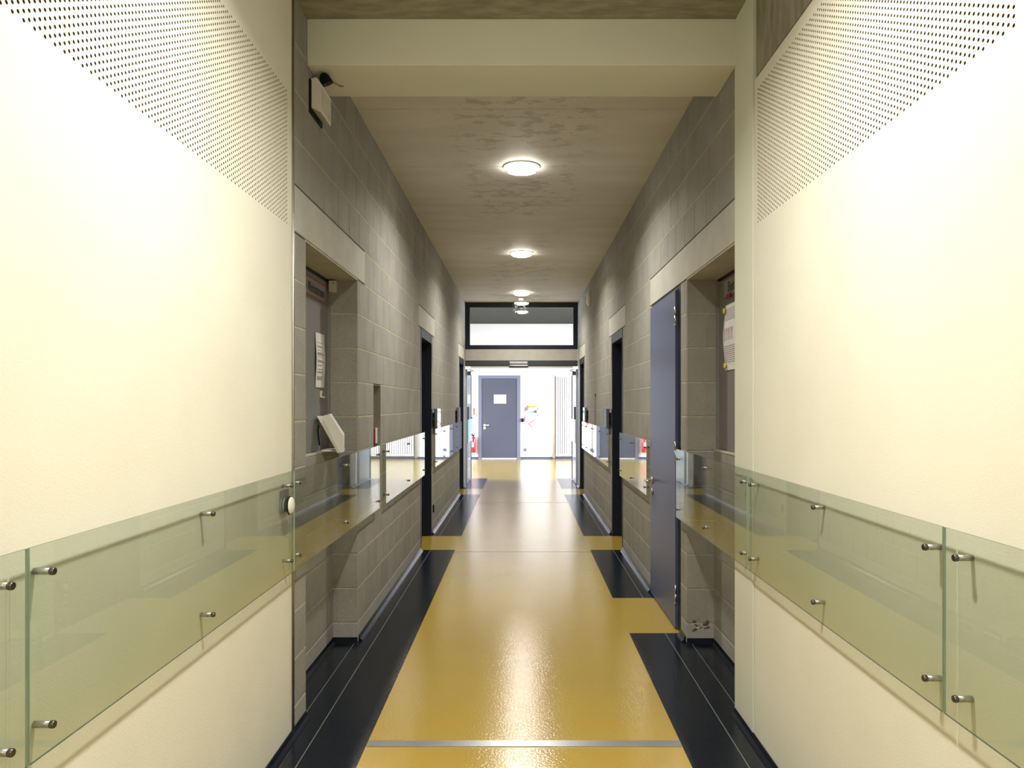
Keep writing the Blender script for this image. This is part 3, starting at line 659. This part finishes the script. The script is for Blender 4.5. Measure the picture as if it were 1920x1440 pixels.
MB().box(x0+.085, x1-.085, YF-.020, YF+.0, .02, 2.03, bev=.003).build('door_leaf', 'far_door', d)
MB().box(x0+.087, x1-.087, YF-.021, YF-.0, .002, .019).build('threshold', 'white', d)
MB().lathe([(.03, 0), (.03, .01), (.011, .012), (.011, .045)], (-.935, YF-.02, .848), (0, -1, 0), 18).tube([(-.935, YF-.062, .848), (-.82, YF-.062, .848)], .011).build('door_handle', 'white', d)
MB().lathe([(.032, 0), (.032, .01), (.02, .012)], (-.935, YF-.02, .775), (0, -1, 0), 18).build('keyhole_rose', 'white', d)
o = MB().box(-.70, -.39, YF-.0215, YF-.0205, 1.395, 1.62).build('door_notice', 'paper', None, (-.545, YF-.02, 1.395)); tag(o, 'white landscape sheet on the far grey door', 'notice')
# extinguisher
t = thing('fire_extinguisher', 'red fire extinguisher on the far wall left of the grey door', 'extinguisher', (-1.215, YF-.08, .16))
MB().lathe([(.055, 0), (.062, .01), (.062, .34), (.045, .385), (.018, .40), (.018, .42)], (-1.215, YF-.085, .16), (0, 0, 1), 24).build('cylinder', 'red', t)
MB().box(-1.275, -1.20, YF-.150, YF-.145, .30, .42, bev=.002).build('label_panel', 'white', t)
MB().box(-1.245, -1.185, YF-.13, YF-.06, .58, .61, bev=.004).box(-1.26, -1.235, YF-.12, YF-.09, .60, .64, bev=.004).build('valve', 'black_plastic', t)
MB().tube([(-1.24, YF-.09, .59), (-1.295, YF-.09, .54), (-1.30, YF-.09, .34), (-1.285, YF-.09, .24)], .010, 8).build('hose', 'black_plastic', t)
t = thing('strap', 'light blue strap hanging above the red fire extinguisher', 'strap', (-1.27, YF, .70))
MB().box(-1.285, -1.255, YF-.02, YF-.008, .66, 1.02, bev=.003).build('band', 'blue', t); MB().box(-1.295, -1.245, YF-.03, YF, 1.02, 1.05, bev=.003).build('hook', 'black_plastic', t)
t = thing('coat_hook', 'brown wooden hook on the far wall above the blue strap', 'hook', (-1.2, YF, 1.15))
MB().box(-1.225, -1.185, YF-.012, YF, 1.11, 1.29, bev=.003).build('back_plate', 'brown', t); MB().tube([(-1.205, YF-.01, 1.24), (-1.205, YF-.07, 1.22), (-1.205, YF-.08, 1.26)], .010, 8).tube([(-1.205, YF-.01, 1.15), (-1.205, YF-.06, 1.13)], .010, 8).build('peg', 'brown', t)
# colourful rack right of the far door
t = thing('wall_rack', 'cluttered wall rack with yellow, blue and pink items beside the far door', 'rack', (.22, YF, .9))
MB().box(.12, .46, YF-.03, YF, 1.33, 1.355, bev=.003).box(.12, .46, YF-.06, YF, 1.14, 1.16, bev=.003).build('shelf', 'white', t)
MB().box(.20, .38, YF-.05, YF-.03, 1.30, 1.345, bev=.003).build('yellow_card', 'yellow_plastic', t)
MB().prism([(.15, YF-.06, 1.16), (.30, YF-.06, 1.16), (.39, YF-.06, 1.20), (.33, YF-.06, 1.225)], (0, .03, 0)).build('blue_folder', 'blue', t)
MB().lathe([(.035, 0), (.04, .05), (.02, .06)], (.35, YF-.05, 1.165), (0, 0, 1), 14).build('grey_pot', 'steel_dark', t)
MB().box(.13, .16, YF-.04, YF-.01, 1.22, 1.355, bev=.004).build('brown_stick', 'brown', t)
for x, z0, z1 in ((.40, 1.22, 1.29), (.40, 1.09, 1.13), (.075, 1.17, 1.30)): MB().box(x, x+.022, YF-.04, YF-.01, z0, z1, bev=.003).build('blue_peg', 'far_frame', t)
MB().box(-.005, .05, YF-.06, YF-.01, .93, 1.02, bev=.005).build('black_box', 'black_plastic', t)
MB().prism([(.05, YF-.03, 1.0), (.08, YF-.03, 1.08), (.10, YF-.03, 1.07), (.09, YF-.03, .95), (.07, YF-.03, .92)], (0, .015, 0)).build('pink_ribbon', 'pink', t)
MB().tube([(.33, YF-.03, .99), (.18, YF-.03, .88), (.27, YF-.03, .79)], .009, 8).build('red_tongs', 'red', t)
o = MB().box(.05, .13, YF-.02, YF, .19, .26, bev=.003).build('wall_socket', 'far_frame', None, (.09, YF, .19)); tag(o, 'small dark socket low on the far white wall', 'socket')
o = MB().lathe([(.030, 0), (.030, 2.02), (.036, 2.04), (.036, 2.10)], (.81, YF-.04, .02), (0, 0, 1), 14).build('standpipe', 'offwhite', None, (.81, YF-.04, .02)); tag(o, 'cream vertical pipe on the far wall beside the ribbed radiator', 'pipe')
t = thing('ribbed_radiator', 'tall white ribbed radiator on the far wall at the right', 'radiator', (1.5, YF-.06, .06))
for i in range(26):
    x = .87+.055*i; MB().box(x, x+.040, YF-.10, YF-.03, .12, 2.06, bev=.008).build('rib', 'ribbed', t)
MB().box(.865, 2.30, YF-.085, YF-.045, 2.06, 2.10, bev=.006).build('header_pipe', 'ribbed', t); MB().box(.865, 2.30, YF-.085, YF-.045, .075, .12, bev=.006).build('header_pipe', 'ribbed', t)
# open swing door leaves at the end of the corridor
M['leaf'] = principled('pale_blue_leaf', (.30, .34, .42), .22, spec=.6, coat=.3)
for sg, nm, lab in ((-1, 'door_7', 'pale open swing door leaf folded back at the left end'), (1, 'door_8', 'grey open swing door leaf folded back at the right end')):
    X = sg*.948
    d = thing(nm, lab, None, (X, YE+.1, 0)); d['kind'] = 'structure'
    MB().box(X-sg*.018, X+sg*.026, YE+.14, YE+1.06, .01, 1.985, bev=.003).build('door_leaf', 'leaf', d)
    MB().box(X-sg*.018, X-sg*.03, YE+.15, YE+.45, 1.12, 1.335, bev=.001).build('black_plate', 'black_plastic', d)
    MB().box(X-sg*.018, X-sg*.03, YE+.15, YE+1.0, .71, 1.115, bev=.001).build('kick_panel', 'blue' if sg < 0 else 'white', d)
    MB().box(X-sg*.018, X-sg*.026, YE+1.0, YE+1.055, .01, 1.985, bev=.001).build('edge_strip', 'navy_frame', d)
    MB().box(X-sg*.018, X-sg*.075, YE+.16, YE+.42, 1.885, 1.945, bev=.004).build('door_closer', 'steel_dark', d)
    MB().tube([(X-sg*.05, YE+.25, 1.95), (X-sg*.13, YE+.2, 1.965), (X-sg*.05, YE+.11, 1.985)], .008, 8).build('closer_arm', 'white', d)
